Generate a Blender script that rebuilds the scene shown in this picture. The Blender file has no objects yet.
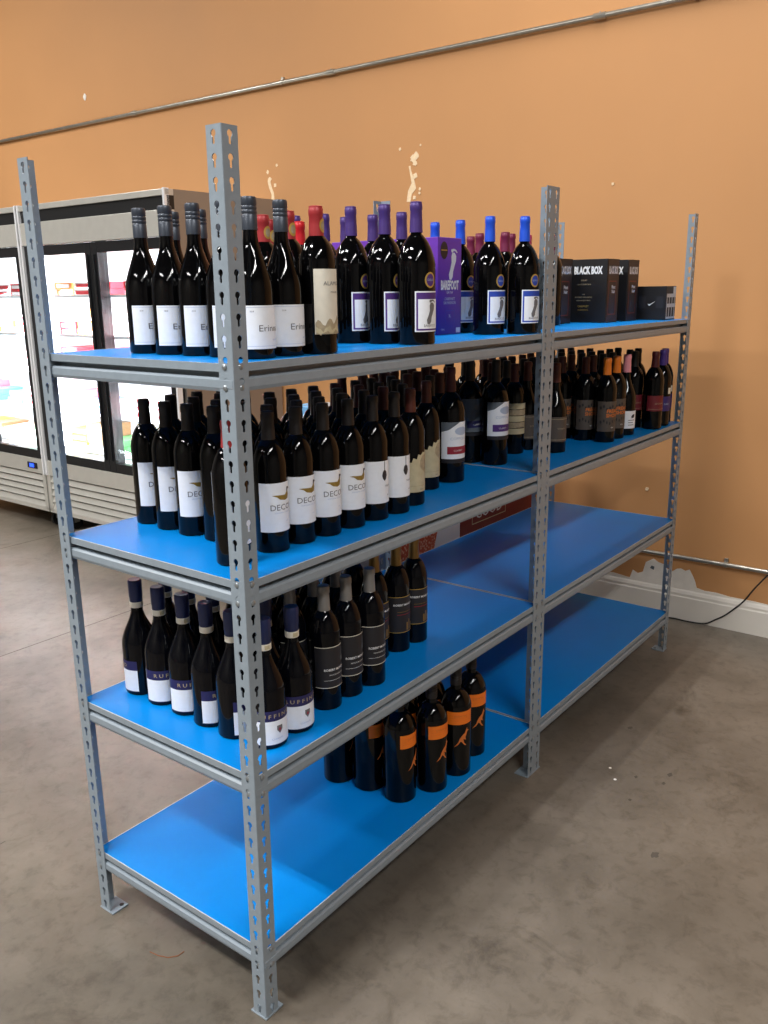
import bpy, bmesh, math, random
from mathutils import Vector, Matrix
random.seed(7)
SC = bpy.context.scene
COL = SC.collection
PI = math.pi
sin, cos, rad = math.sin, math.cos, math.radians
# ---------------------------------------------------------------- camera numbers
CAM = Vector((-1.0772, -1.1585, 1.552)); YAW, PITCH, ROLL, FPX = -0.9197, -0.2514, -0.0124, 860.7
D, W1, W2, H = 0.6074, 1.2426, 2.4985, 1.8288
Z = {1: 1.4279, 2: 1.0117, 3: 0.5944, 4: 0.1755}
WX = 2.892            # inner face of the orange wall

# ---------------------------------------------------------------- materials
def lin(c):
    return tuple(((v/255)/12.92 if v/255 <= .04045 else ((v/255+.055)/1.055)**2.4) for v in c)
MATS = {}
def mat(name, rgb, rough=.5, metal=0., noise=0., nscale=30., bump=0., coat=0., spec=.5, emit=None, es=0.):
    if name in MATS: return MATS[name]
    m = bpy.data.materials.new(name); m.use_nodes = True; MATS[name] = m
    nt = m.node_tree; b = nt.nodes['Principled BSDF']
    c = lin(rgb)
    b.inputs['Base Color'].default_value = (*c, 1); b.inputs['Roughness'].default_value = rough
    b.inputs['Metallic'].default_value = metal; b.inputs['Specular IOR Level'].default_value = spec
    b.inputs['Coat Weight'].default_value = coat
    if emit: b.inputs['Emission Color'].default_value = (*lin(emit), 1); b.inputs['Emission Strength'].default_value = es
    tc = nt.nodes.new('ShaderNodeTexCoord'); n = nt.nodes.new('ShaderNodeTexNoise')
    n.inputs['Scale'].default_value = nscale; n.inputs['Detail'].default_value = 5
    nt.links.new(tc.outputs['Object'], n.inputs['Vector'])
    if noise:
        r = nt.nodes.new('ShaderNodeValToRGB')
        r.color_ramp.elements[0].position = .3; r.color_ramp.elements[1].position = .7
        r.color_ramp.elements[0].color = (*[v*(1-noise) for v in c], 1)
        r.color_ramp.elements[1].color = (*[min(1, v*(1+noise)) for v in c], 1)
        nt.links.new(n.outputs['Fac'], r.inputs['Fac']); nt.links.new(r.outputs['Color'], b.inputs['Base Color'])
    mr = nt.nodes.new('ShaderNodeMapRange')
    mr.inputs['To Min'].default_value = rough*.9; mr.inputs['To Max'].default_value = min(1, rough*1.1)
    nt.links.new(n.outputs['Fac'], mr.inputs['Value']); nt.links.new(mr.outputs['Result'], b.inputs['Roughness'])
    if bump:
        bp = nt.nodes.new('ShaderNodeBump'); bp.inputs['Strength'].default_value = bump; bp.inputs['Distance'].default_value = .002
        nt.links.new(n.outputs['Fac'], bp.inputs['Height']); nt.links.new(bp.outputs['Normal'], b.inputs['Normal'])
    return m
STEEL = mat('grey_powder_coat', (136, 148, 158), .38, .0, .05, 60, spec=.6)
RIV = mat('rivet_steel', (150, 156, 160), .3, .6, spec=.6)
DECK = mat('blue_laminate', (0, 134, 220), .36, 0, .03, 8, spec=.22)
EDGE = mat('particle_board', (60, 52, 44), .8, 0, .2, 200)
GLASSB = mat('black_wine_glass', (5, 5, 6), .04, 0, spec=.3)
GLASSN = mat('navy_wine_glass', (6, 7, 12), .04, 0, spec=.26)
CAPG = mat('charcoal_cap', (62, 68, 78), .35, .3)
FOILK = mat('black_foil', (26, 22, 22), .45, .1)
FOILR = mat('red_foil', (165, 48, 52), .4, .1)
FOILRB = mat('bright_red_foil', (205, 30, 40), .35, .1)
FOILP = mat('purple_foil', (76, 54, 124), .38, .2)
FOILB = mat('blue_foil', (40, 92, 225), .35, .2)
FOILM = mat('maroon_foil', (120, 36, 70), .4, .1)
FOILPK = mat('pink_foil', (190, 50, 95), .4, .1)
FOILBR = mat('brown_foil', (84, 36, 28), .45, .1)
FOILO = mat('orange_foil', (225, 120, 30), .45, .0)
FOILN = mat('navy_foil', (28, 38, 78), .4, .1)
FOILS = mat('silver_foil', (140, 138, 136), .35, .4)
FOILG = mat('gold_foil', (150, 118, 62), .35, .4)
FOILD = mat('dark_red_foil', (74, 22, 28), .45, .1)
FOILV = mat('violet_foil', (74, 52, 130), .4, .1)
GOLD = mat('gold_print', (196, 160, 80), .4, .3)
PAPER = mat('white_paper', (238, 241, 246), .6, 0, .02, 100)
PAPER2 = mat('cream_paper', (226, 220, 204), .6, 0, .05, 60)
TAN = mat('tan_paper', (196, 184, 150), .6, 0, .08, 60)
GREYP = mat('grey_print', (112, 110, 112), .6)
INK = mat('dark_ink', (48, 44, 48), .6)
SEPIA = mat('sepia_print', (168, 152, 124), .6, 0, .2, 90)
OLIVE = mat('olive_print', (142, 116, 50), .5, 0, .15, 150)
REDP = mat('red_print', (150, 34, 52), .5)
PURP = mat('purple_print', (78, 44, 120), .5)
BLUP = mat('blue_print', (38, 70, 170), .5)
NAVYP = mat('navy_print', (36, 34, 84), .5)
PALE = mat('pale_print', (176, 190, 214), .5)
SLATE = mat('slate_paper', (92, 100, 108), .6, 0, .1, 60)
DKP = mat('dark_label_paper', (34, 33, 37), .5)
UMBER = mat('umber_paper', (84, 74, 66), .6, 0, .12, 90)
ORP = mat('orange_print', (240, 120, 24), .5)
ORD = mat('orange_outline_print', (206, 112, 48), .5)
MARP = mat('maroon_paper', (112, 28, 38), .5)
VIOP = mat('violet_paper', (58, 42, 108), .5)
WPR = mat('white_print', (225, 225, 225), .5)
PINKP = mat('pink_check_print', (232, 150, 160), .5)
BOXK = mat('black_carton', (22, 20, 21), .42, spec=.5)
BOXBR = mat('umber_carton_print', (46, 34, 32), .45)
BOXRD = mat('rust_outline_print', (130, 60, 52), .5)
BLACK = mat('black_plastic', (20, 21, 23), .4)
BLACKG = mat('black_door_frame', (24, 25, 28), .3)
INOX = mat('brushed_stainless', (204, 202, 194), .36, .45, .03, 20)
INOXD = mat('stainless_side_panel', (150, 142, 132), .42, .5, .05, 3)
TRIMW = mat('bright_trim', (235, 236, 238), .3, .2)
LINER = mat('white_liner', (240, 243, 246), .5)
WIRE = mat('white_wire_shelf', (215, 220, 224), .4)
CONDM = mat('galvanised_conduit', (170, 166, 156), .3, .8, .08, 40)
CORDM = mat('black_cord', (30, 27, 26), .5)
WHITEPT = mat('white_baseboard_paint', (222, 216, 206), .5, 0, .03, 6)
PLASTER = mat('white_plaster', (232, 226, 216), .8, 0, .05, 25, .3)
PLASTC = mat('cream_plaster', (240, 214, 176), .8, 0, .08, 80)
REDC = mat('red_carton', (120, 28, 30), .5)
WHC = mat('white_carton', (226, 226, 224), .5)
LBC = mat('light_blue_carton', (112, 170, 214), .5)
KRAFT = mat('kraft_card', (170, 134, 92), .7, 0, .05, 30)
LCD = mat('blue_display', (30, 60, 240), .4, emit=(40, 80, 255), es=2.0)

def corn_material():
    m = bpy.data.materials.new('popcorn_picture_print'); m.use_nodes = True
    nt = m.node_tree; b = nt.nodes['Principled BSDF']; b.inputs['Roughness'].default_value = .5
    tc = nt.nodes.new('ShaderNodeTexCoord'); v = nt.nodes.new('ShaderNodeTexVoronoi'); v.inputs['Scale'].default_value = 90
    r = nt.nodes.new('ShaderNodeValToRGB'); r.color_ramp.elements[0].color = (*lin((240, 205, 170)), 1)
    r.color_ramp.elements[1].color = (*lin((186, 70, 30)), 1); r.color_ramp.elements[1].position = .55
    nt.links.new(tc.outputs['Object'], v.inputs['Vector']); nt.links.new(v.outputs['Distance'], r.inputs['Fac'])
    nt.links.new(r.outputs['Color'], b.inputs['Base Color']); return m
CORN = corn_material()
def purple_box_material():
    m = bpy.data.materials.new('purple_to_blue_carton'); m.use_nodes = True
    nt = m.node_tree; b = nt.nodes['Principled BSDF']; b.inputs['Roughness'].default_value = .4
    tc = nt.nodes.new('ShaderNodeTexCoord'); s = nt.nodes.new('ShaderNodeSeparateXYZ')
    r = nt.nodes.new('ShaderNodeValToRGB'); r.color_ramp.elements[0].color = (*lin((38, 38, 140)), 1)
    r.color_ramp.elements[0].position = .02; r.color_ramp.elements[1].position = .22
    r.color_ramp.elements[1].color = (*lin((112, 56, 176)), 1)
    nt.links.new(tc.outputs['Object'], s.inputs[0]); nt.links.new(s.outputs['Z'], r.inputs['Fac'])
    nt.links.new(r.outputs['Color'], b.inputs['Base Color']); return m
PURBOX = purple_box_material()
def door_glass():
    m = bpy.data.materials.new('clear_door_glass'); m.use_nodes = True
    nt = m.node_tree; nt.nodes.clear()
    o = nt.nodes.new('ShaderNodeOutputMaterial'); mx = nt.nodes.new('ShaderNodeMixShader')
    t = nt.nodes.new('ShaderNodeBsdfTransparent'); g = nt.nodes.new('ShaderNodeBsdfGlossy'); f = nt.nodes.new('ShaderNodeMath'); lw = nt.nodes.new('ShaderNodeLayerWeight'); lw.inputs[0].default_value = .5; f.operation = 'POWER'; f.inputs[1].default_value = 4; nt.links.new(lw.outputs['Facing'], f.inputs[0])
    g.inputs['Roughness'].default_value = .02
    t.inputs['Color'].default_value = (.95, .97, .97, 1)
    nt.links.new(f.outputs[0], mx.inputs[0]); nt.links.new(t.outputs[0], mx.inputs[1]); nt.links.new(g.outputs[0], mx.inputs[2])
    nt.links.new(mx.outputs[0], o.inputs[0]); return m
DGLASS = door_glass()

def floor_material():
    m = bpy.data.materials.new('polished_concrete'); m.use_nodes = True
    nt = m.node_tree; N = nt.nodes; L = nt.links; b = N['Principled BSDF']
    tc = N.new('ShaderNodeTexCoord')
    def noise(sc, det=8, rough=.6, dist=0.):
        n = N.new('ShaderNodeTexNoise'); n.inputs['Scale'].default_value = sc; n.inputs['Detail'].default_value = det
        n.inputs['Roughness'].default_value = rough; n.inputs['Distortion'].default_value = dist
        L.new(tc.outputs['Object'], n.inputs['Vector']); return n
    def ramp(src, p0, c0, p1, c1):
        r = N.new('ShaderNodeValToRGB'); r.color_ramp.elements[0].position = p0; r.color_ramp.elements[1].position = p1
        r.color_ramp.elements[0].color = (*lin(c0), 1); r.color_ramp.elements[1].color = (*lin(c1), 1)
        L.new(src, r.inputs['Fac']); return r
    def mul(a, bb, fac=1.):
        x = N.new('ShaderNodeMix'); x.data_type = 'RGBA'; x.blend_type = 'MULTIPLY'; x.inputs[0].default_value = fac
        L.new(a, x.inputs[6]); L.new(bb, x.inputs[7]); return x.outputs[2]
    a = ramp(noise(1.3, 9, .62, .5).outputs['Fac'], .32, (98, 91, 81), .68, (128, 119, 107))
    c = mul(a.outputs[0], ramp(noise(4, 8, .65, .3).outputs['Fac'], .36, (214, 212, 208), .6, (255, 255, 255)).outputs[0], .7)
    c = mul(c, ramp(noise(22, 6, .7, .4).outputs['Fac'], .34, (206, 204, 200), .5, (255, 255, 255)).outputs[0], .6)
    c = mul(c, ramp(noise(2.3, 10, .75, .8).outputs['Fac'], .30, (158, 154, 148), .45, (255, 255, 255)).outputs[0], .7)
    L.new(c, b.inputs['Base Color'])
    rr = N.new('ShaderNodeMapRange'); rr.inputs['To Min'].default_value = .22; rr.inputs['To Max'].default_value = .5
    L.new(noise(3.5, 8, .7).outputs['Fac'], rr.inputs['Value']); L.new(rr.outputs[0], b.inputs['Roughness'])
    bp = N.new('ShaderNodeBump'); bp.inputs['Strength'].default_value = .12; bp.inputs['Distance'].default_value = .004
    L.new(noise(9, 8, .7).outputs['Fac'], bp.inputs['Height']); L.new(bp.outputs[0], b.inputs['Normal'])
    b.inputs['Specular IOR Level'].default_value = .45
    return m
FLOORM = floor_material()
WALLM = mat('orange_wall_paint', (197, 144, 94), .62, 0, .035, 1.6, .15, spec=.35)
WALLG = mat('pale_wall_paint', (120, 116, 110), .7, 0, .03, 2)
CEILM = mat('grey_deck_ceiling', (84, 83, 82), .8, 0, .05, 2)

# ---------------------------------------------------------------- mesh accumulator
class MB:
    def __init__(s): s.v = []; s.f = []; s.m = []; s.mats = []
    def mi(s, m):
        if m not in s.mats: s.mats.append(m)
        return s.mats.index(m)
    def add(s, vs, fs, m):
        o = len(s.v); s.v += [tuple(p) for p in vs]; k = s.mi(m)
        for f in fs: s.f.append([i+o for i in f]); s.m.append(k)
    def box(s, a, b, m, bev=0.):
        bm = bmesh.new(); bmesh.ops.create_cube(bm, size=1)
        for v in bm.verts:
            v.co = Vector([(a[i]+b[i])/2 + v.co[i]*(b[i]-a[i]) for i in range(3)])
        if bev: bmesh.ops.bevel(bm, geom=bm.edges[:], offset=bev, segments=2, affect='EDGES', profile=.5)
        s.bm(bm, m)
    def bm(s, bm, m):
        bm.verts.ensure_lookup_table(); bm.verts.index_update()
        s.add([v.co[:] for v in bm.verts], [[v.index for v in f.verts] for f in bm.faces], m); bm.free()
    def lathe(s, prof, m, seg=28, cx=0, cy=0):
        vs = []; fs = []
        n = len(prof)
        for (r, z) in prof:
            for k in range(seg):
                a = 2*PI*k/seg; vs.append((cx+r*cos(a), cy+r*sin(a), z))
        for i in range(n-1):
            for k in range(seg):
                k2 = (k+1) % seg; fs.append([i*seg+k, i*seg+k2, (i+1)*seg+k2, (i+1)*seg+k])
        if prof[0][0] > 1e-5: fs.append([k for k in range(seg)][::-1])
        if prof[-1][0] > 1e-5: fs.append([(n-1)*seg+k for k in range(seg)])
        s.add(vs, fs, m)
    def tube(s, pts, r, m, seg=10):
        pts = [Vector(p) for p in pts]; vs = []; fs = []; n = len(pts)
        up = Vector((0, 0, 1))
        for i, p in enumerate(pts):
            t = (pts[min(i+1, n-1)]-pts[max(i-1, 0)]).normalized()
            u = t.cross(up)
            if u.length < 1e-3: u = t.cross(Vector((1, 0, 0)))
            u.normalize(); w = u.cross(t)
            for k in range(seg):
                a = 2*PI*k/seg; vs.append(p+u*(r*cos(a))+w*(r*sin(a)))
        for i in range(n-1):
            for k in range(seg):
                k2 = (k+1) % seg; fs.append([i*seg+k, i*seg+k2, (i+1)*seg+k2, (i+1)*seg+k])
        fs.append(list(range(seg))[::-1]); fs.append([(n-1)*seg+k for k in range(seg)])
        s.add(vs, fs, m)
    def build(s, name, parent=None, smooth=False, recalc=True, loc=None, sharp=35):
        me = bpy.data.meshes.new(name); me.from_pydata(s.v, [], s.f)
        for m in s.mats: me.materials.append(m)
        for p, k in zip(me.polygons, s.m): p.material_index = k
        if recalc:
            bm = bmesh.new(); bm.from_mesh(me); bmesh.ops.recalc_face_normals(bm, faces=bm.faces[:]); bm.to_mesh(me); bm.free()
        if smooth:
            for p in me.polygons: p.use_smooth = True
            try: me.set_sharp_from_angle(angle=rad(sharp))
            except Exception: pass
        me.update()
        o = bpy.data.objects.new(name, me); COL.objects.link(o)
        if parent: o.parent = parent
        if loc: o.location = loc
        return o
def tag(o, label=None, cat=None, group=None, kind=None):
    if label: o['label'] = label
    if cat: o['category'] = cat
    if group: o['group'] = group
    if kind: o['kind'] = kind
    return o
def empty(name, loc=(0, 0, 0), rz=0):
    o = bpy.data.objects.new(name, None); COL.objects.link(o); o.location = loc; o.rotation_euler = (0, 0, rz)
    o.empty_display_size = .05; return o
def children(o): return [c for c in COL.objects if c.parent == o]
KIDS = {}
def copy_tree(o, parent=None):
    c = o.copy(); COL.objects.link(c); c.parent = parent
    if o not in KIDS: KIDS[o] = children(o)
    kc = []
    for ch in KIDS[o]: copy_tree(ch, c)
    return c

# ---------------------------------------------------------------- flat print helpers (a = across, z = up)
def text_tris(s, size, sx=1., bold=0.):
    cu = bpy.data.curves.new('t', 'FONT'); cu.body = s; cu.size = size; cu.resolution_u = 2; cu.offset = bold
    cu.align_x = 'CENTER'
    ob = bpy.data.objects.new('t', cu); COL.objects.link(ob)
    dg = bpy.context.evaluated_depsgraph_get(); dg.update()
    me = bpy.data.meshes.new_from_object(ob.evaluated_get(dg))
    vs = [(v.co.x*sx, v.co.y) for v in me.vertices]; fs = [list(p.vertices) for p in me.polygons]
    bpy.data.objects.remove(ob); bpy.data.curves.remove(cu); bpy.data.meshes.remove(me)
    return vs, fs
TC = {}
def text_geo(s, size, sx=1., bold=0.):
    k = (s, size, sx, bold)
    if k not in TC: TC[k] = text_tris(*k)
    return TC[k]
def poly_geo(pts, cut=.006):
    bm = bmesh.new(); vv = [bm.verts.new((p[0], p[1], 0)) for p in pts]; bm.faces.new(vv).normal_update()
    bmesh.ops.triangulate(bm, faces=bm.faces[:], ngon_method='EAR_CLIP')
    for _ in range(4):
        es = [e for e in bm.edges if e.calc_length() > cut]
        if not es: break
        bmesh.ops.subdivide_edges(bm, edges=es, cuts=1); bmesh.ops.triangulate(bm, faces=bm.faces[:])
    bm.verts.index_update()
    r = ([(v.co.x, v.co.y) for v in bm.verts], [[v.index for v in f.verts] for f in bm.faces]); bm.free(); return r
def grid_geo(a0, a1, z0, z1, step=.004):
    n = max(1, int(math.ceil((a1-a0)/step)))
    vs = []; fs = []
    for i in range(n+1):
        a = a0+(a1-a0)*i/n; vs += [(a, z0), (a, z1)]
    for i in range(n): fs.append([2*i, 2*i+2, 2*i+3, 2*i+1])
    return vs, fs
def bend(mb, geo, R, m, a=0., z=0.):      # wraps flat print round a bottle, facing local -Y
    vs, fs = geo
    mb.add([(R*sin((x+a)/R), -R*cos((x+a)/R), y+z) for x, y in vs], fs, m)
def flat(mb, geo, m, org, ux, uz=(0, 0, 1)):      # lays flat print on a face
    vs, fs = geo; org = Vector(org); ux = Vector(ux); uz = Vector(uz)
    mb.add([org+ux*x+uz*y for x, y in vs], fs, m)
def ell(cx, cz, rx, rz, n=16): return [(cx+rx*cos(2*PI*k/n), cz+rz*sin(2*PI*k/n)) for k in range(n)]
FOOT = [(-.012, -.05), (-.004, -.052), (.002, -.042), (.004, -.024), (.010, -.006), (.016, .010), (.017, .026), (.010, .036), (0, .036), (-.004, .024), (-.003, .004), (-.008, -.016), (-.014, -.034)]
def foot_print(sc, wx=1.45):
    g = [poly_geo([(x*sc*wx, y*sc) for x, y in FOOT], .006)]
    for (x, y, r) in [(.000, .042, .005), (.006, .045, .0036), (.011, .0445, .003), (.0155, .042, .0028), (.019, .038, .0025)]:
        g.append(poly_geo(ell(x*sc*wx, y*sc, r*sc*wx, r*sc*1.2, 8), .01))
    return g
DUCK = [(-.020, .004), (-.012, .0015), (-.006, -.003), (.004, -.005), (.011, -.003), (.0135, .003), (.0125, .008), (.0125, .0115), (.017, .0125), (.013, .0155), (.009, .015), (.0085, .008), (.004, .0035), (-.006, .004), (-.013, .0045)]
TREE = [(-.001, .03), (-.001, .008), (-.006, .004), (-.008, -.006), (-.005, -.014), (0, -.019), (.005, -.014), (.008, -.006), (.006, .004), (.001, .008), (.001, .03)]
ROO = [(-.022, -.024), (-.012, -.012), (-.008, -.002), (-.002, .006), (.006, .012), (.010, .020), (.013, .026), (.014, .020), (.019, .018), (.014, .014), (.011, .006), (.008, .000), (.010, -.008), (.006, -.006), (.002, -.004), (.004, -.014), (.012, -.024), (.005, -.021), (-.002, -.012), (-.006, -.010), (-.012, -.018)]

# ---------------------------------------------------------------- bottle bodies
def sm(x): return x*x*(3-2*x)
def prof_bordeaux(h, r, zs, zn, rn):
    p = [(0, .006), (r*.55, .002), (r-.004, 0), (r-.001, .0015), (r, .006), (r, zs)]
    for i in range(1, 11):
        t = i/10
        rr = rn+(r-rn)*(math.sqrt(max(0, 1-(t*.93)**2.2))-math.sqrt(1-.93**2.2)*t)
        if i > 7: rr = max(rr, rn+.0005*(10-i))
        p.append((rr if i < 10 else rn, zs+(zn-zs)*t))
    p += [(rn-.0003, h-.004), (rn-.002, h-.002), (0, h-.002)]
    return p
def prof_burgundy(h, r, zs, zn, rn):
    p = [(0, .006), (r*.55, .002), (r-.004, 0), (r-.001, .0015), (r, .006), (r, zs)]
    for i in range(1, 13):
        t = i/12; p.append((rn+(r-rn)*(1-sm(t)**1.2), zs+(zn-zs)*t))
    p += [(rn-.0003, h-.004), (rn-.002, h-.002), (0, h-.002)]
    return p
def body(root, prof, m):
    mb = MB(); mb.lathe(prof, m, 32); return mb.build('glass_body', root, True, sharp=50)
def foil(root, h, length, r, m, band=None, medal=None, name='foil_capsule'):
    mb = MB()
    p = [(r+.0022, h-length), (r+.0012, h-length*.6), (r+.0002, h-.020), (r+.0012, h-.018), (r+.0014, h-.007), (r+.0004, h-.005), (r+.0004, h-.001), (r-.002, h), (0, h)]
    mb.lathe(p, m, 24)
    if band: mb.lathe([(r+.0026, h-length-.0002), (r+.0028, h-length+.002), (r+.0024, h-length+.003)], band, 24)
    if medal:
        bend(mb, poly_geo(ell(0, h-.038, .011, .014, 18), .005), r+.0022, medal, .004)
        bend(mb, poly_geo(ell(0, h-.038, .007, .009, 14), .005), r+.0026, SEPIA, .004)
    return mb.build(name, root, True)
def screwcap(root, h, length, r, m):
    mb = MB(); p = [(r, h-length)]
    for k in range(3):
        zz = h-.030+.0075*k
        p += [(r, zz-.003), (r-.0009, zz-.0015), (r, zz)]
    p += [(r+.0002, h-.004), (r-.001, h-.0008), (r-.003, h), (0, h)]
    mb.lathe(p, m, 24); return mb.build('screw_cap', root, True)

PROTO = {}
def kind(name, nm, f):
    PROTO[name] = (nm, f)
def mk_root(nm): return empty(nm, (0, 0, 0))

def k_pinot(r0):
    body(r0, prof_burgundy(.297, .0398, .122, .232, .0136), GLASSB); screwcap(r0, .298, .060, .0146, CAPG)
    mb = MB(); R = .0402
    bend(mb, grid_geo(-.060, .054, .019, .100), R, PAPER)
    for zz in (.024, .0965): bend(mb, grid_geo(-.058, .050, zz, zz+.0006), R+.0003, PALE)
    bend(mb, text_geo('Erinna', .017, 1.25), R+.0005, GREYP, 0, .052)
    bend(mb, text_geo('PINOT NOIR', .0045), R+.0005, PALE, .018, .034); bend(mb, text_geo('2018', .004), R+.0005, GREYP, -.038, .088)
    mb.build('label', r0, recalc=False)
def k_malbec(r0):
    body(r0, prof_bordeaux(.289, .038, .184, .234, .0136), GLASSB); foil(r0, .290, .064, .0136, FOILR, None, GOLD)
    mb = MB(); R = .0384
    bend(mb, grid_geo(-.042, .042, .040, .168), R, PAPER2)
    bend(mb, text_geo('ALAMOS', .0115, 1.1), R+.0005, GREYP, .002, .136); bend(mb, text_geo('MALBEC', .0055, 1.2), R+.0005, GREYP, .006, .121)
    for j, (zb, am, mm) in enumerate(((.062, .020, SEPIA), (.050, .014, TAN), (.042, .010, SEPIA))):
        top = [(-.041+.082*k/16, zb+am*(.35*sin(k*1.3+j)+.65*(k/16)**1.5+.15*sin(k*3.1+j*2))) for k in range(17)]
        for k in range(16):
            (x0, y0), (x1, y1) = top[k], top[k+1]
            bend(mb, ([(x0, y0), (x1, y1), (x1, .0405), (x0, .0405)], [[0, 3, 2, 1]]), R+.0004+.0002*j, mm)
    mb.build('label', r0, recalc=False)
def magnum(fm, pm, gl):
    def f(r0):
        body(r0, prof_bordeaux(.321, .045, .184, .250, .0134), GLASSB); foil(r0, .322, .068, .0132, fm)
        mb = MB(); R = .0454
        bend(mb, grid_geo(-.040, .040, .030, .122), R, PAPER)
        bend(mb, grid_geo(-.037, .037, .033, .119), R+.0003, pm)
        bend(mb, grid_geo(-.033, .033, .037, .104), R+.0006, PAPER)
        for g in foot_print(.56): bend(mb, g, R+.0010, GREYP, 0, .076)
        bend(mb, text_geo('BAREFOOT', .0085, .9), R+.001, GREYP, 0, .041)
        mb.build('label', r0, recalc=False)
        md = MB(); bend(md, poly_geo(ell(0, .147, .016, .018, 20), .006), R, GOLD, .0); bend(md, poly_geo(ell(0, .147, .012, .014, 16), .006), R+.0004, pm, 0)
        bend(md, text_geo('GOLD', .007), R+.0008, PALE, 0, .145)
        md.build('medallion_sticker', r0, recalc=False)
    return f
def simple(fm, length=.062, h=.300, r=.0375, zs=.192, gl=None, band=None, bur=False, extra=None):
    def f(r0):
        if bur: body(r0, prof_burgundy(h-.001, r, .13, .225, .0136), gl or GLASSB)
        else: body(r0, prof_bordeaux(h-.001, r, zs, zs+.050, .0134), gl or GLASSB)
        foil(r0, h, length, .0133, fm, band)
        if extra:
            mb = MB(); extra(mb, r+.0004); mb.build('label', r0, recalc=False)
    return f
def L_duck(mb, R):
    bend(mb, grid_geo(-.055, .052, .046, .152), R, PAPER)
    bend(mb, poly_geo([(x*1.35, y*1.35) for x, y in DUCK], .006), R+.0004, OLIVE, 0, .120)
    bend(mb, poly_geo([(x*1.35, y*1.35) for x, y in [(.0085, .008), (.0125, .0115), (.017, .0125), (.013, .0155), (.009, .015)]], .006), R+.0007, INK, 0, .120)
    bend(mb, text_geo('DECOY', .0180, 1.05), R+.0005, GREYP, 0, .093); bend(mb, text_geo('SONOMA COUNTY', .0042, 1.2), R+.0005, PALE, 0, .086)
    bend(mb, text_geo('2017', .004), R+.0005, PALE, .01, .066); bend(mb, text_geo('14.0%', .0035), R+.0005, GREYP, .03, .052)
def L_tree(mb, R):
    bend(mb, grid_geo(-.050, .050, .043, .146), R, PAPER)
    bend(mb, poly_geo(TREE, .006), R+.0004, INK, .006, .116)
    bend(mb, text_geo('TRINITY', .006, 1.2), R+.0005, GREYP, .02, .082); bend(mb, text_geo('RED', .0045), R+.0005, GREYP, .02, .060)
def L_tan(mb, R):
    top = [(-.048, .10), (-.048, .036), (.048, .036), (.048, .146), (.036, .142), (.033, .146), (.022, .137), (.015, .140), (.006, .132), (-.002, .135), (-.006, .122), (-.016, .126), (-.02, .114), (-.034, .116), (-.038, .104)]
    bend(mb, poly_geo(top, .006), R, TAN)
    cr = [(.048, .140), (.034, .138), (.024, .132), (.012, .130), (.004, .118), (.002, .104), (.010, .094), (.018, .090), (.026, .080), (.034, .088), (.048, .086)]
    bend(mb, poly_geo(cr, .006), R+.0004, SEPIA); bend(mb, grid_geo(-.046, .046, .052, .0528), R+.0005, SEPIA)
    bend(mb, text_geo('2016', .006), R+.0005, GREYP, .01, .041)
def L_wide(stripe, z0=.07, paper=None):
    def f(mb, R):
        h = .106
        bend(mb, grid_geo(-.052, .052, z0, z0+h), R, paper or PAPER)
        bend(mb, poly_geo([(-.052, z0+h), (-.052, z0+h-.028), (-.03, z0+h-.022), (-.012, z0+h-.010), (.004, z0+h)], .006), R+.0003, SLATE)
        bend(mb, grid_geo(-.034, .052, z0+.014, z0+.036), R+.0004, stripe)
        bend(mb, text_geo('COPPOLA', .011, 1.1), R+.0005, PALE if not paper else GREYP, .002, z0+.055); bend(mb, text_geo('CLARET', .007, 1.2), R+.0007, WPR, .0, z0+.022)
        bend(mb, poly_geo(ell(.012, z0+.080, .024, .012, 14), .006), R+.0003, PALE if not paper else GREYP)
        bend(mb, grid_geo(-.052, .052, z0-.012, z0-.002), R, DKP)
    return f
def L_striped(mb, R):
    for k in range(5): bend(mb, grid_geo(-.048, .048, .068+.021*k, .087+.021*k), R, TAN if k % 2 == 0 else SEPIA)
    bend(mb, text_geo('RESERVE', .007, 1.1), R+.0005, INK, 0, .088)
def L_umber(mb, R):
    bend(mb, grid_geo(-.050, .050, .040, .148), R, UMBER)
    bend(mb, text_geo('FREAK', .017, 1, .0006), R+.0005, ORD, .010, .108); bend(mb, text_geo('SHOW', .017, 1, .0006), R+.0005, ORD, .010, .092)
    bend(mb, text_geo('RED', .006), R+.0005, WPR, .01, .052)
    for k in range(7):
        bend(mb, poly_geo(ell(-.036+.011*k, .125+.006*sin(k*2.1), .004, .006, 8), .01), R+.0004, DKP); bend(mb, poly_geo(ell(-.034+.011*k, .074+.005*sin(k*1.7), .003, .006, 8), .01), R+.0004, DKP)
def L_dark(mb, R):
    bend(mb, grid_geo(-.048, .048, .038, .122), R, UMBER); bend(mb, grid_geo(-.048, .048, .044, .046), R+.0004, SEPIA)
    bend(mb, grid_geo(-.048, .048, .114, .1155), R+.0004, SEPIA); bend(mb, text_geo('SYRAH', .008, 1.2), R+.0005, SEPIA, .0, .080)
def L_slate(mb, R):
    bend(mb, grid_geo(-.050, .050, .044, .132), R, SLATE); bend(mb, grid_geo(-.03, .05, .056, .074), R+.0004, NAVYP)
    bend(mb, text_geo('MERLOT', .007, 1.2), R+.0005, PALE, 0, .095)
def L_maroon(mb, R):
    bend(mb, grid_geo(-.050, .050, .072, .132), R, MARP); bend(mb, text_geo('APOTHIC', .009, 1), R+.0005, SEPIA, 0, .098)
    bend(mb, grid_geo(-.045, .045, .079, .080), R+.0004, SEPIA)
def L_violet(mb, R):
    bend(mb, grid_geo(-.050, .050, .060, .118), R, VIOP); bend(mb, text_geo('DARK', .009, 1), R+.0005, PALE, 0, .085)
    bend(mb, grid_geo(.004, .022, .128, .152), R, PAPER2)
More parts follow.
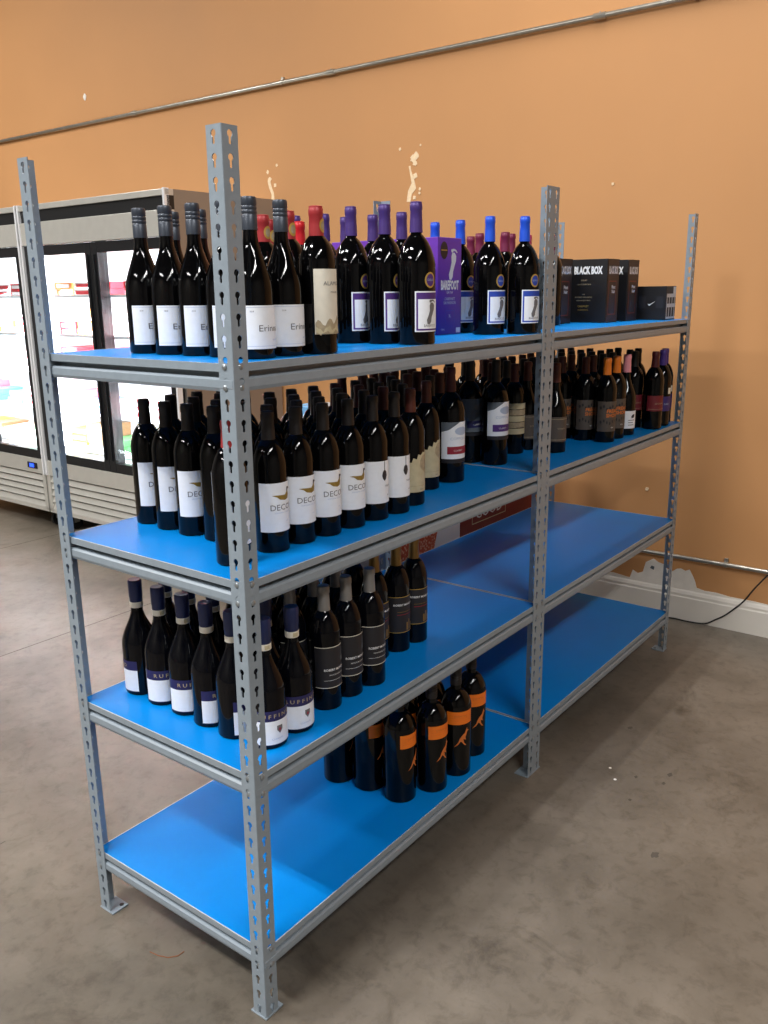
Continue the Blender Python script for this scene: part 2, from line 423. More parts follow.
def L_whiteform(mb, R):
    bend(mb, grid_geo(-.044, .044, .026, .092), R, PAPER)
    bend(mb, poly_geo([(0, 0), (.014, .003), (.016, .016), (.004, .014), (-.002, .007)], .006), R+.0004, INK, .004, .064)
    for k, w in enumerate((.03, .022, .026)): bend(mb, grid_geo(-.01, -.01+w, .056-.009*k, .0585-.009*k), R+.0004, GREYP)
def L_black(gold):
    def f(mb, R):
        bend(mb, grid_geo(-.052, .052, .058, .158), R, DKP)
        for zz in (.057, .158): bend(mb, grid_geo(-.052, .052, zz, zz+.0016), R+.0003, GOLD if gold else PAPER2)
        bend(mb, text_geo('ROBERT MONDAVI' if not gold else 'ROBERT MONDAVI ', .0078, 1., .0002), R+.0005, WPR, .004, .100 if not gold else .134)
        if gold:
            for k, (w, hh) in enumerate(((.006, .022), (.005, .03), (.007, .018), (.004, .026))): bend(mb, grid_geo(.008+.009*k, .008+.009*k+w, .062, .062+hh), R+.0005, FOILG)
            bend(mb, grid_geo(-.02, .03, .108, .1095), R+.0005, REDP); bend(mb, grid_geo(-.02, .03, .116, .117), R+.0005, FOILG)
        else:
            bend(mb, text_geo('PRIVATE SELECTION', .0046, 1.), R+.0005, WPR, .004, .088)
            bend(mb, grid_geo(-.03, .036, .076, .0768), R+.0005, WPR)
            bend(mb, grid_geo(.022, .026, .118, .150), R+.0005, SLATE); bend(mb, grid_geo(.019, .029, .118, .130), R+.0005, SLATE)
    return f
def k_navy(r0):
    body(r0, prof_burgundy(.287, .0425, .120, .215, .0142), GLASSN)
    mb = MB()
    mb.lathe([(.0152, .232), (.0156, .243), (.0164, .245), (.0166, .284), (.0150, .288), (0, .288)], FOILN, 24); mb.build('screw_cap', r0, True)
    mb = MB(); mb.lathe([(.0150, .218), (.0158, .219), (.0158, .232), (.0152, .2325)], PAPER2, 24)
    bend(mb, grid_geo(-.006, .006, .221, .230), .0162, TAN); mb.build('neck_band', r0, True)
    mb = MB(); R = .0429
    bend(mb, grid_geo(-.072, .072, .010, .066), R, PAPER); bend(mb, grid_geo(-.072, .072, .066, .090), R, NAVYP)
    bend(mb, text_geo('R U F F I N O', .0125, 1.25, .0002), R+.0005, SEPIA, -.002, .0735)
    bend(mb, poly_geo([(-.007, .009), (.007, .009), (.007, -.001), (0, -.010), (-.007, -.001)], .006), R+.0004, GREYP, .008, .045)
    bend(mb, poly_geo(ell(0, 0, .003, .004, 8), .01), R+.0007, REDP, .008, .045)
    bend(mb, text_geo('CHIANTI', .0058, 1.2), R+.0005, PALE, .002, .022); bend(mb, grid_geo(-.072, .072, .010, .0115), R+.0004, NAVYP)
    mb.build('label', r0, recalc=False)
def k_roo(r0):
    body(r0, prof_bordeaux(.324, .0455, .218, .262, .0155), GLASSB); screwcap(r0, .325, .05, .0165, FOILK)
    mb = MB(); R = .0459
    bend(mb, grid_geo(-.042, .042, .166, .206), R, ORP)
    for k in range(3): bend(mb, grid_geo(-.034, .034-.01*k, .178+.008*k, .1784+.008*k), R+.0004, ORD)
    bend(mb, text_geo('[yellow tail]', .0085), R+.0005, ORD, 0, .190)
    bend(mb, poly_geo([(x*1.15, y*1.15) for x, y in ROO], .006), R+.0003, ORD, .006, .124)
    mb.build('label', r0, recalc=False)

kind('pinot', 'wine_bottle', k_pinot); kind('malbec', 'wine_bottle', k_malbec)
kind('magp', 'wine_bottle', magnum(FOILP, PURP, 0)); kind('magb', 'wine_bottle', magnum(FOILB, BLUP, 0))
kind('brightred', 'wine_bottle', simple(FOILRB, .06, .297))
kind('maroon', 'wine_bottle', simple(FOILM, .066)); kind('pink', 'wine_bottle', simple(FOILPK, .066)); kind('brown', 'wine_bottle', simple(FOILBR, .066))
kind('duck', 'wine_bottle', simple(FOILK, .072, band=SEPIA, extra=L_duck)); kind('tree', 'wine_bottle', simple(FOILK, .072, extra=L_tree))
kind('tan', 'wine_bottle', simple(FOILBR, .07, extra=L_tan)); kind('wider', 'wine_bottle', simple(FOILD, .068, .328, .042, .208, extra=L_wide(REDP)))
kind('widep', 'wine_bottle', simple(FOILK, .068, .328, .042, .208, extra=L_wide(PURP, .094))); kind('slate', 'wine_bottle', simple(FOILK, .068, .328, .042, .208, extra=L_wide(NAVYP, .100, SLATE)))
kind('striped', 'wine_bottle', simple(FOILD, .064, extra=L_striped)); kind('darkl', 'wine_bottle', simple(FOILBR, .064, bur=True, r=.0395, extra=L_dark))
kind('umberb', 'wine_bottle', simple(FOILBR, .064, extra=L_umber)); kind('umbero', 'wine_bottle', simple(FOILO, .064, extra=L_umber))
kind('form', 'wine_bottle', simple(PINKP, .066, bur=True, r=.0395, extra=L_whiteform)); kind('mar', 'wine_bottle', simple(FOILD, .064, extra=L_maroon))
kind('mark', 'wine_bottle', simple(FOILK, .064, extra=L_maroon))
kind('vio', 'wine_bottle', simple(FOILV, .064, extra=L_violet)); kind('plaink', 'wine_bottle', simple(FOILK, .068)); kind('plaind', 'wine_bottle', simple(FOILD, .068))
kind('redfoil', 'wine_bottle', simple(FOILR, .070, .296, extra=L_tree))
kind('navy', 'wine_bottle', k_navy); kind('silver', 'wine_bottle', simple(FOILS, .068, gl=GLASSN, extra=L_black(False)))
kind('gold', 'wine_bottle', simple(FOILG, .068, gl=GLASSN, extra=L_black(True))); kind('roo', 'wine_bottle', k_roo)
MADE = {}
def bottle(k, lev, x, y, off, label, group):
    nm, f = PROTO[k]
    if k not in MADE:
        r = mk_root(nm); f(r); MADE[k] = r
        for c in children(r): pass
        KIDS[r] = children(r)
        for c in KIDS[r]: KIDS[c] = []
        o = r
    else: o = copy_tree(MADE[k])
    dx, dy = CAM.x-x, CAM.y-y
    o.location = (x, y, Z[lev]+.0003); o.rotation_euler = (0, 0, math.atan2(dy, dx)+rad(off)+PI/2)
    tag(o, label, 'wine bottle', group); return o
NTH = ['first', 'second', 'third', 'fourth', 'fifth', 'sixth', 'seventh', 'eighth', 'ninth', 'tenth', 'eleventh', 'twelfth']
GP = {1: 'wine bottles on the top shelf', 2: 'wine bottles on the second shelf', 3: 'wine bottles on the third shelf', 4: 'wine bottles on the bottom shelf'}
PLACED = []
def B(k, lev, x, y, off, label):
    if 'bottle' not in label and 'magnum' not in label and len(label.split()) < 16:
        for w_ in ('neck', 'foil', 'label'):
            if w_ in label: label = label.replace(w_, w_+' of a wine bottle' if w_ == 'neck' and len(label.split()) < 13 else ('bottle neck' if w_ == 'neck' else w_+' bottle'), 1); break
    r = {'pinot': .0400, 'malbec': .0385, 'magp': .0456, 'magb': .0456, 'roo': .0461, 'navy': .0431, 'darkl': .0401, 'form': .0401, 'wider': .0426, 'widep': .0426, 'slate': .0426}.get(k, .0381)
    for (l2, a, b, r2) in PLACED:
        q = math.hypot(a-x, b-y)
        if l2 == lev and q < r+r2:
            if r+r2-q > .016: return
            x = a+(x-a)/q*(r+r2+.0006); y = b+(y-b)/q*(r+r2+.0006)
    for (l2, a, b, r2) in PLACED:
        if l2 == lev and math.hypot(a-x, b-y) < r+r2-.0008: return
    if y > D-.006-r: y = D-.006-r
    PLACED.append((lev, x, y, r)); bottle(k, lev, x, y, off, label, GP[lev])
# top shelf: grey screw-cap bottles round the corner
for (x, y, o, lb) in ((.132, .401, 30, 'grey-capped bottle with white script label, leftmost on the top shelf'),
        (.135, .3205, 28, 'grey-capped white-label bottle second from the left on the top shelf'),
        (.139, .2405, 30, 'grey-capped white-label bottle third from the left on the top shelf'),
        (.141, .1600, 34, 'grey-capped white-label bottle mostly hidden behind the near corner post'),
        (.131, .072, 38, 'grey-capped white script-label bottle just right of the near corner post'),
        (.216, .073, 44, 'grey-capped white script-label bottle beside the red-foil mountain-label bottle')):
    B('pinot', 1, x, y, o+10, lb)
B('pinot', 1, .236, .418, 40, 'grey-capped bottle peeking out behind the second bottle from top left')
B('pinot', 1, .240, .334, 40, 'grey-capped bottle peeking out behind the third bottle from top left')
B('malbec', 1, .288, .047, 50, 'red-foil bottle with cream mountain-drawing label, front of the top shelf')
for (x, y, lb) in ((.362, .266, 'red foil with gold medallion rising right beside the corner post, behind grey caps'), (.464, .348, 'red-foil medallion neck half hidden behind its red-foil twin'), (.330, .160, 'red foil with gold medallion right behind the front grey cap')):
    B('malbec', 1, x, y, 30, lb)
B('brightred', 1, .625, .398, 40, 'short bright red plain foil between grey cap and mountain-label bottle')
for (x, y, o, lb) in ((.624, .228, 48, 'purple-foil magnum with framed label, leftmost of front three'), (.639, .145, 46, 'purple-foil magnum with framed label, middle of front three'), (.640, .054, 46, 'purple-foil magnum nearest the purple carton, medallion sticker on shoulder')): B('magp', 1, x, y, o, lb)
for (x, y, lb) in ((.722, .500, 'purple foil tip behind the bright red foil'), (.735, .412, 'purple foil neck right behind the mountain-label bottle'), (.850, .432, 'purple foil neck just left of the leftmost framed-label magnum'), (.845, .332, 'purple foil neck just left of the middle framed-label magnum'), (.838, .231, 'purple foil neck just left of the medallion-sticker magnum')): B('magp', 1, x, y, 46, lb)
B('magb', 1, 1.190, .362, 46, 'blue-foil magnum, only its neck showing above the purple carton')
for (x, y, lb) in ((1.168, .250, 'blue-foil magnum partly covered by the purple carton'), (1.160, .150, 'blue-foil magnum in the middle, between carton and medallion-sticker one'), (1.196, .062, 'blue-foil magnum beside the middle post, medallion sticker on shoulder')): pass
B('magb', 1, 1.176, .263, 46, 'blue-foil magnum partly covered by the purple carton')
B('magb', 1, 1.120, .130, 46, 'blue-foil magnum between the part-covered one and the middle post one')
B('magb', 1, 1.193, .060, 46, 'blue-foil magnum beside the middle post, medallion sticker on shoulder')
for (k, x, y, lb) in (('maroon', 1.552, .458, 'maroon foil right behind the part-covered blue-foil magnum'), ('maroon', 1.432, .351, 'maroon foil just left of the middle blue-foil magnum'), ('maroon', 1.441, .262, 'maroon foil tallest of those between the two right blue foils'), ('pink', 1.628, .372, 'pink foil immediately right of the tallest maroon foil'), ('maroon', 1.530, .290, 'maroon foil just left of the rightmost blue foil'), ('pink', 1.633, .285, 'pink foil just right of the rightmost blue foil'), ('maroon', 1.726, .240, 'dark maroon foil touching the left edge of the middle post')): B(k, 1, x, y, 40, lb)
# second shelf
for i, (x, y, o) in enumerate(((.206, .534, 42), (.200, .450, 40), (.196, .367, 30), (.200, .284, 88))):
    B('duck', 2, x, y, o, f'black-foil duck-label bottle, {NTH[i]} from the left on the second shelf')
B('redfoil', 2, .092, .123, 85, 'bottle standing alone forward, half behind the near corner post')
for i, x in enumerate((.205, .288, .368, .452)):
    B('duck', 2, x, (.123, .121, .113, .109)[i], 43, f'black-foil duck-label bottle, {NTH[i]} right of the corner post along the second shelf')
B('tree', 2, .539, .105, 38, 'white label with dark tree emblem, left one of the pair'); B('tree', 2, .622, .101, 38, 'white label with dark tree emblem, right one of the pair')
B('tan', 2, .712, .117, 36, 'tan ragged-top label bottle beside the tree-label pair'); B('tan', 2, .886, .186, 36, 'tan ragged-top label bottle just left of the red-striped white label')
B('wider', 2, 1.006, .184, 34, 'white label with red stripe, stout bottle on the second shelf')
B('slate', 2, 1.290, .294, 36, 'slate grey label bottle between red-striped and purple-striped labels')
B('widep', 2, 1.300, .205, 36, 'white label with purple stripe, stout bottle near the deck seam')
B('striped', 2, 1.499, .248, 38, 'tan banded label bottle just right of the purple-striped label'); B('darkl', 2, 1.597, .250, 38, 'dark brown label bottle just left of the middle post')
B('darkl', 2, 1.597, .143, 36, 'dark brown label bottle emerging right of the middle post')
B('umberb', 2, 1.862, .250, 30, 'brown-foil orange-lettered label, first right of the post one'); B('umberb', 2, 1.880, .165, 30, 'brown-foil orange-lettered label, left neighbour of the orange foils')
B('umbero', 2, 1.880, .083, 30, 'orange-foil orange-lettered label, left of the orange pair'); B('umbero', 2, 1.972, .085, 30, 'orange-foil orange-lettered label, right of the orange pair')
B('form', 2, 2.072, .086, 36, 'pink-checked foil with small white label bearing a black mark')
B('mark', 2, 2.250, .126, 30, 'maroon label bottle just right of the white small-label bottle'); B('mar', 2, 2.262, .048, 40, 'maroon-foil maroon label bottle near the far right post')
B('vio', 2, 2.366, .055, 40, 'violet-foil bottle with cream tab, left one beside far post'); B('vio', 2, 2.452, .078, 40, 'violet-foil bottle with cream tab, right one touching far post')
rows = NTH[1:]
for j in range(1, 4):
    for i in range(9):
        x = .205+.0835*i; y = .112+.084*j
        if i < 1: x += .076
        B('duck' if i < 4 else 'plaink' if i % 3 else 'plaind', 2, x+random.uniform(-.004, .004), y+random.uniform(-.003, .003), 30, f'dark neck in the {rows[j-1]} row back, {NTH[i]} column right of corner post, second shelf')
for j, y in enumerate((.37, .455, .540)):
    for i, x in enumerate((.292, .376, .46)):
        B('plaink', 2, x, y, 30, f'dark neck behind the left duck-label column, {["front","middle","rear"][j]} {["left","centre","right"][i]} of that cluster')
for j in range(1, 5):
    for i, (x, y) in enumerate(((.93, .185), (1.02, .180), (1.105, .20), (1.19, .28), (1.29, .294), (1.375, .26), (1.415, .25), (1.50, .25), (1.60, .25), (1.70, .15), (1.785, .16), (1.872, .250))):
        yy = y+.085*j
        if yy > .56: continue
        B(('plaind', 'plaink', 'plaink', 'brown', 'plaind', 'brown', 'plaind', 'plaink', 'brown', 'plaink')[(i+j) % 10], 2, x+random.uniform(-.003, .003), yy, 30, f'dark neck in {rows[j-1]} row back, {NTH[i]} from the red-striped label towards the wall, second shelf')
for j in range(1, 5):
    for i, x in enumerate((1.965, 2.055, 2.145, 2.232, 2.322, 2.41)):
        yy = .09+.086*j
        if yy > .56 or (i == 5 and j > 2): continue
        B(('umberb', 'plaink', 'plaink', 'plaink', 'mark', 'plaink')[i], 2, x, yy, 30, f'black-foil neck in {rows[j-1]} row back, {NTH[i]} right of the orange foils, second shelf')
# third shelf
for i, (x, y, o) in enumerate(((.132, .527, -112), (.129, .438, 28), (.129, .351, 28), (.123, .264, 66), (.119, .177, 88))):
    B('navy', 3, x, y, o, f'navy-capped chianti bottle, {NTH[i]} from the left on the third shelf')
B('navy', 3, .129, .088, 25, 'navy-capped chianti bottle immediately right of the corner post'); B('navy', 3, .214, .088, 30, 'navy-capped chianti bottle beside the first silver-foil bottle')
for j, y in enumerate((.527, .438, .351, .264, .177)):
    B('navy', 3, .222, y, 20, f'navy-capped bottle behind the {NTH[j]} from the left, third shelf inner column')
for i, (x, y) in enumerate(((.337, .099), (.419, .100), (.500, .092))): B('silver', 3, x, y, 38, f'silver-foil black-label bottle, {NTH[i]} from the left at the front')
B('gold', 3, .628, .176, 40, 'gold-foil navy-label bottle half hidden behind a silver-foil one'); B('gold', 3, .706, .162, 34, 'gold-foil navy-label bottle, middle of the three gold foils'); B('gold', 3, .787, .160, 30, 'gold-foil navy-label bottle at the right end beside empty deck')
for j in range(1, 4):
    for i, x in enumerate((.312, .396, .480)):
        B('silver', 3, x, .097+.086*j, 36, f'silver-foil neck in {rows[j-1]} row back, {NTH[i]} column, third shelf')
for i, x in enumerate((.565, .650)): B('gold', 3, x, .262+.001*i, 36, f'gold-foil neck in the back row, {["left","right"][i]} one')
# bottom shelf
for (x, y, o, lb) in ((.634, .321, 60, 'orange-band magnum at far left of the bottom group'), (.653, .224, 52, 'orange-band magnum second from left in the bottom group'), (.658, .119, 54, 'orange-band magnum nearest the front edge, third from left'),
        (.753, .077, 42, 'orange-band magnum fourth from left, leaping animal partly covered'), (.864, .067, 20, 'orange-band magnum with leaping animal fully in view'), (.984, .089, 32, 'orange-band magnum at the right end of the bottom group'),
        (.760, .180, 40, 'orange-band magnum in second row behind the front-most pair'), (.880, .168, 40, 'orange-band magnum in second row behind the fully visible one'), (.750, .290, 40, 'orange-band magnum in the back row of the bottom group')):
    B('roo', 4, x, y, o, lb)

# ---------------------------------------------------------------- shelving rack
EDGEM = mat('pale_lip_edge', (206, 208, 206), .35, .2)  # paler grey for the narrow top face of each beam lip
T = .002; FW = .038; PIT = .0381
def keyhole(n=20):
    pts = []
    R = .0064; zc = .005; w = .0033; zb = -.0125
    a0 = math.asin(w/R)
    m = n-6
    for k in range(m+1):
        a = -PI/2+a0+(2*PI-2*a0)*k/m
        pts.append((R*cos(a), zc+R*sin(a)))
    pts += [(-w*.95, zb+.002), (-w*.5, zb), (w*.5, zb), (w*.95, zb+.002)]
    return pts
KH = keyhole()
def hole_cell(w, h):       # quad ring between the keyhole and its w x h cell
    out = []
    for (x, y) in KH:
        a = math.atan2(y+.001, x); c, s_ = cos(a), sin(a)
        t = min((w/2)/abs(c) if abs(c) > 1e-6 else 9, (h/2)/abs(s_) if abs(s_) > 1e-6 else 9)
        out.append([c*t, s_*t])
    for cx, cz in ((w/2, h/2), (-w/2, h/2), (-w/2, -h/2), (w/2, -h/2)):       # snap nearest to the corners
        j = min(range(len(out)), key=lambda q: (out[q][0]-cx)**2+(out[q][1]-cz)**2); out[j] = [cx, cz]
    return out
def flange(mb, org, ux, nrm, w=FW-.002, n=48):
    ux = Vector(ux); org = Vector(org)+ux*.002; nrm = Vector(nrm); uz = Vector((0, 0, 1)); co = hole_cell(w, PIT); N = len(KH)
    for k in range(n):
        zc = PIT*(k+.5); base = org+ux*(w/2)+uz*zc; vs = []
        for d in (0, T):
            for (x, y) in co: vs.append(base+ux*x+uz*y+nrm*d)
            for (x, y) in KH: vs.append(base+ux*x+uz*y+nrm*d)
        fs = []
        for i in range(N):
            j = (i+1) % N
            fs.append([i, j, N+j, N+i]); fs.append([2*N+i, 3*N+i, 3*N+j, 2*N+j]); fs.append([N+i, N+j, 3*N+j, 3*N+i])
        mb.add(vs, fs, STEEL)
    # long edges and ends
    hh = PIT*n
    def q(a, b, c, d): mb.add([a, b, c, d], [[0, 1, 2, 3]], STEEL)
    for s_ in (w,):
        p = org+ux*s_; q(p, p+uz*hh, p+uz*hh+nrm*T, p+nrm*T)
    for z_ in (0, hh):
        p = org+uz*z_; q(p, p+ux*w, p+ux*w+nrm*T, p+nrm*T)
def corner():
    pr_ = [(.0021, 0), (.0010, .0002), (.0003, .0008), (0, .0021), (.0021, .0021)]; k = len(pr_); hh = PIT*48
    vs_ = [(x, y, 0) for x, y in pr_]+[(x, y, hh) for x, y in pr_]
    return vs_, [[i, (i+1) % k, k+(i+1) % k, k+i] for i in range(k)]+[list(range(k)), list(range(k, 2*k))]
rack = empty('storage_rack', (0, 0, 0))
tag(rack, 'grey steel two-bay rivet shelving rack with four levels of blue decks', 'shelving rack')
def post_mesh(kind_):
    mb = MB()
    if kind_ == 'L':
        flange(mb, (0, 0, 0), (1, 0, 0), (0, 1, 0)); flange(mb, (0, 0, 0), (0, 1, 0), (1, 0, 0))
        mb.add(*corner(), STEEL)
    else:
        flange(mb, (0, 0, 0), (-1, 0, 0), (0, 1, 0)); flange(mb, (0, 0, 0), (1, 0, 0), (0, 1, 0)); mb.box((-.0021, 0, 0), (.0021, T, H), STEEL); flange(mb, (-.001, 0, 0), (0, 1, 0), (1, 0, 0))
    o = mb.build('post', rack); return o
def foot(parent, sx=1):
    mb = MB(); mb.box((-.002, -.002, 0), (.052, .046, .004), STEEL, .0008) if sx else mb.box((-.043, -.002, 0), (.043, .048, .004), STEEL, .0008)
    mb.lathe([(.006, .0042), (.006, .0046), (0, .0046)], BLACK, 12, .040 if sx else .012, .034)
    mb.build('foot_plate', parent)
pL = post_mesh('L'); foot(pL); pT = post_mesh('T'); foot(pT, 0)
KIDS[pL] = children(pL); KIDS[pT] = children(pT)
for c in KIDS[pL]+KIDS[pT]: KIDS[c] = []
def place_post(p, x, y, rz): p.location = (x, y, 0); p.rotation_euler = (0, 0, rz); return p
place_post(pL, 0, 0, 0)
pB = place_post(copy_tree(pL, rack), 0, D, -PI/2)
pB.matrix_basis = Matrix.Translation((0, D, 0)) @ Matrix.Rotation(rad(-.20), 4, Vector((1, 1, 0)).normalized()) @ Matrix.Rotation(-PI/2, 4, 'Z')
place_post(copy_tree(pL, rack), W2, 0, PI/2)
place_post(copy_tree(pL, rack), W2, D, PI)
place_post(pT, W1, 0, 0); place_post(copy_tree(pT, rack), W1, D, PI)
# the near post leans by a hair
pL.rotation_euler = (rad(.12), rad(.20), 0); pL.location = (-.003, .003, 0)
PROFB = [(0, 0), (0, -.0150), (-.0010, -.0158), (-.0235, -.0160), (-.0235, -.0262), (-.0030, -.0262), (.0012, -.0300), (.0014, -.044), (-.0015, -.0510), (-.0145, -.051), (-.0145, -.030), (-.0255, -.0290), (-.0255, -.0135), (-.0028, -.0135), (-.0028, 0)]
rv = MB(); rv.lathe([(.0058, 0), (.0056, .0016), (.004, .003), (0, .0036)], RIV, 12)
RIVM = None
def beam(x0, y0, ux, out, length, z):
    global RIVM
    root = Vector((x0, y0, z)); ux = Vector(ux); out = Vector(out)
    vs = []; n = len(PROFB)
    for t in (0, length):
        for (o, zz) in PROFB: vs.append(ux*t+out*o+Vector((0, 0, zz)))
    fs = [[i, (i+1) % n, n+(i+1) % n, n+i] for i in range(n)]+[list(range(n)), list(range(n, 2*n))]
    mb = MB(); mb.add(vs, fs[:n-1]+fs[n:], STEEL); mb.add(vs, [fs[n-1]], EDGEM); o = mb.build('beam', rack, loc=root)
    for t in (.019, length-.013):
        for dz in (-.006, -.044):
            if RIVM is None:
                r = rv.build('rivet', None, True); RIVM = r.data
            else:
                r = bpy.data.objects.new('rivet', RIVM); COL.objects.link(r)
            r.parent = o; r.location = ux*t+out*(.0010)+Vector((0, 0, dz)); r.rotation_euler = out.to_track_quat('Z', 'Y').to_euler()
    return o
e = .0025
for lv in (1, 2, 3, 4):
    z = Z[lv]
    for (xa, xb) in ((e, W1-.0005), (W1+.0015, W2-e)):
        beam(xa, e, (1, 0, 0), (0, -1, 0), xb-xa, z); beam(xa, D-e, (1, 0, 0), (0, 1, 0), xb-xa, z)
    for (xx, sgn) in ((e, -1), (W1-.0030, 1), (W1+.0045, -1), (W2-e, 1)):
        beam(xx, e+.0005, (0, 1, 0), (sgn, 0, 0), D-2*e-.001, z)
    for (xa, xb) in ((e+.0028, W1-.0060), (W1+.0075, W2-e-.0028)):
        mb = MB(); mb.box((xa, e+.0028, z-.013), (xb, D-e-.0028, z-.0002), EDGE); o = mb.build('shelf_deck', rack)
        me = o.data; me.materials.append(DECK)
        for p in me.polygons:
            if p.normal.z > .9: p.material_index = 1
            if p.normal.z < -.9: p.material_index = 1

# ---------------------------------------------------------------- boxes on the top shelf
def carton_purple(x, y, label):
    w, d, h = .122, .192, .267
    o = empty('wine_carton', (x, y, Z[1]+.0003)); tag(o, label, 'carton', 'purple wine cartons on the top shelf')
    mb = MB(); mb.box((0, 0, 0), (w, d, h), PURBOX, .0012)
    for (org, ux, ww) in (((w/2, -.0006, 0), (1, 0, 0), w), ((-.0006, d/2, 0), (0, -1, 0), d)):
        k = ww/.122
        for g in foot_print(.85): flat(mb, g, WPR, Vector(org)+Vector(ux)*.012+Vector((0, 0, .196)), ux)
        flat(mb, poly_geo(ell(0, 0, .019, .024), .5), BOXBR, Vector(org)-Vector(ux)*.030+Vector((0, 0, .232)), ux)
        n = Vector((0, -.0004, 0)) if ux[0] else Vector((-.0004, 0, 0))
        flat(mb, grid_geo(-.015, .015, -.001, .002), GOLD, Vector(org)-Vector(ux)*.030+Vector((0, 0, .232))+n, ux)
        flat(mb, text_geo('BAREFOOT', .034, .54*min(k, 1.5), .0016), WPR, Vector(org)+Vector((0, 0, .126)), ux)
        flat(mb, text_geo('ON TAP', .009), WPR, Vector(org)+Vector((0, 0, .114)), ux)
        flat(mb, text_geo('CABERNET', .011), PALE, Vector(org)+Vector((0, 0, .096)), ux); flat(mb, text_geo('SAUVIGNON', .011), PALE, Vector(org)+Vector((0, 0, .085)), ux)
        for (a0, a1, z0, z1) in ((-.022, .024, .066, .0675), (-.022, -.0206, .03, .067), (.024, .0254, .03, .067)):
            flat(mb, grid_geo(a0, a1, z0, z1), BLUP, org, ux)
        flat(mb, text_geo('3L', .012), PALE, Vector(org)+Vector((0, 0, .048)), ux)
        flat(mb, grid_geo(.034*k, .056*k, .004, .018), PALE, org, ux); flat(mb, text_geo('750ML', .007), PALE, Vector(org)+Vector((-.035, 0, .012)), ux)
    mb.build('printed_box', o, recalc=False)
    t = MB(); t.box((w*.5-.0008, .002, h+.0001), (w*.5+.0008, d-.002, h+.0006), PURP); t.build('top_flap_seam', o)
carton_purple(1.0, .225, 'front purple boxed-wine carton with white footprint, between purple-foil and blue-foil magnums')
carton_purple(1.0, .418, 'rear purple boxed-wine carton hidden mostly behind necks of purple-foil magnums')
def carton_black(x, y, label, d=.180):
    w, h = .109, .228
    o = empty('wine_carton', (x, y, Z[1]+.0003)); tag(o, label, 'carton', 'tall black wine cartons on the top shelf')
    mb = MB(); mb.box((0, 0, 0), (w, d, h), BOXK, .0012)
    ux = (1, 0, 0); org = Vector((w/2, -.0006, 0))
    flat(mb, grid_geo(-.050, .050, .003, .224), BOXBR, org, ux)
    n = Vector((0, -.0004, 0))
    flat(mb, text_geo('BLACK BOX', .036, .42, .0018), WPR, org+n+Vector((0, 0, .176)), ux)
    for (a0, a1, z0, z1) in ((-.040, .030, .028, .031), (-.040, .030, .147, .150), (-.040, -.037, .028, .150), (.027, .030, .028, .150)): flat(mb, grid_geo(a0, a1, z0, z1), BOXRD, org+n, ux)
    flat(mb, grid_geo(-.034, .024, .034, .100), INK, org+n, ux)
    flat(mb, text_geo('Pinot', .018, .9, .0005), WPR, org+n+Vector((.004, 0, .122)), ux); flat(mb, text_geo('Noir', .018, .9, .0005), WPR, org+n+Vector((.004, 0, .106)), ux)
    ux = (0, -1, 0); org = Vector((-.0006, d/2, 0))
    flat(mb, text_geo('BLACK BOX', .036, .56, .002), WPR, org+Vector(ux)*.014+Vector((0, 0, .176)), ux)
    flat(mb, text_geo('WINES', .008), SEPIA, org+Vector((0, 0, .150)), ux); flat(mb, text_geo('CALIFORNIA 2018', .007), SEPIA, org+Vector((0, 0, .136)), ux)
    flat(mb, text_geo('THE', .006), SEPIA, org+Vector((0, 0, .100)), ux); flat(mb, text_geo('AWARD WINNING', .008), SEPIA, org+Vector((0, 0, .089)), ux); flat(mb, text_geo('PREMIUM BOX WINE', .006), SEPIA, org+Vector((0, 0, .078)), ux)
    flat(mb, text_geo('CABERNET', .009), GOLD, org+Vector((0, 0, .056)), ux); flat(mb, text_geo('SAUVIGNON 3L', .006), GOLD, org+Vector((0, 0, .044)), ux)
    mb.build('printed_box', o, recalc=False)
    t = MB(); t.box((w*.5-.0008, .002, h+.0001), (w*.5+.0008, d-.002, h+.0006), BOXBR); t.build('top_flap_seam', o)
carton_black(1.831, .262, 'tall black boxed-wine carton half hidden by the middle post, leftmost of three')
carton_black(2.012, .157, 'tall black boxed-wine carton showing its wide side, middle of the three')
carton_black(2.190, .150, 'tall black boxed-wine carton beside the short black one')
o = empty('small_carton', (2.345, .052, Z[1]+.0003)); tag(o, 'short black carton with white grid panel beside the far right post', 'carton')
mb = MB(); w, d, h = .108, .120, .129; mb.box((0, 0, 0), (w, d, h), BOXK, .001)
for (org, ux, nn) in (((w/2, -.0006, 0), (1, 0, 0), 1), ((-.0006, d/2, 0), (0, -1, 0), 0)):
    org = Vector(org)
    if nn:
        for (a0, a1, z0, z1) in ((-.050, .05, .004, .012), (-.050, .05, .048, .062), (-.050, .05, .086, .100), (.02, .05, .100, .126), (-.048, -.042, .004, .1), (-.022, -.016, .004, .1), (.008, .014, .004, .1), (.036, .042, .004, .1)):
            flat(mb, grid_geo(a0, a1, z0, z1), WPR, org, ux)
    else:
        flat(mb, poly_geo([(-.014, .062), (-.006, .054), (.018, .072), (-.004, .060)], .5), WPR, org, ux)
        for s_ in (-1, 1): flat(mb, grid_geo(s_*.035-.014, s_*.035+.014, .045, .09), DKP, org, ux)
mb.build('printed_box', o, recalc=False)

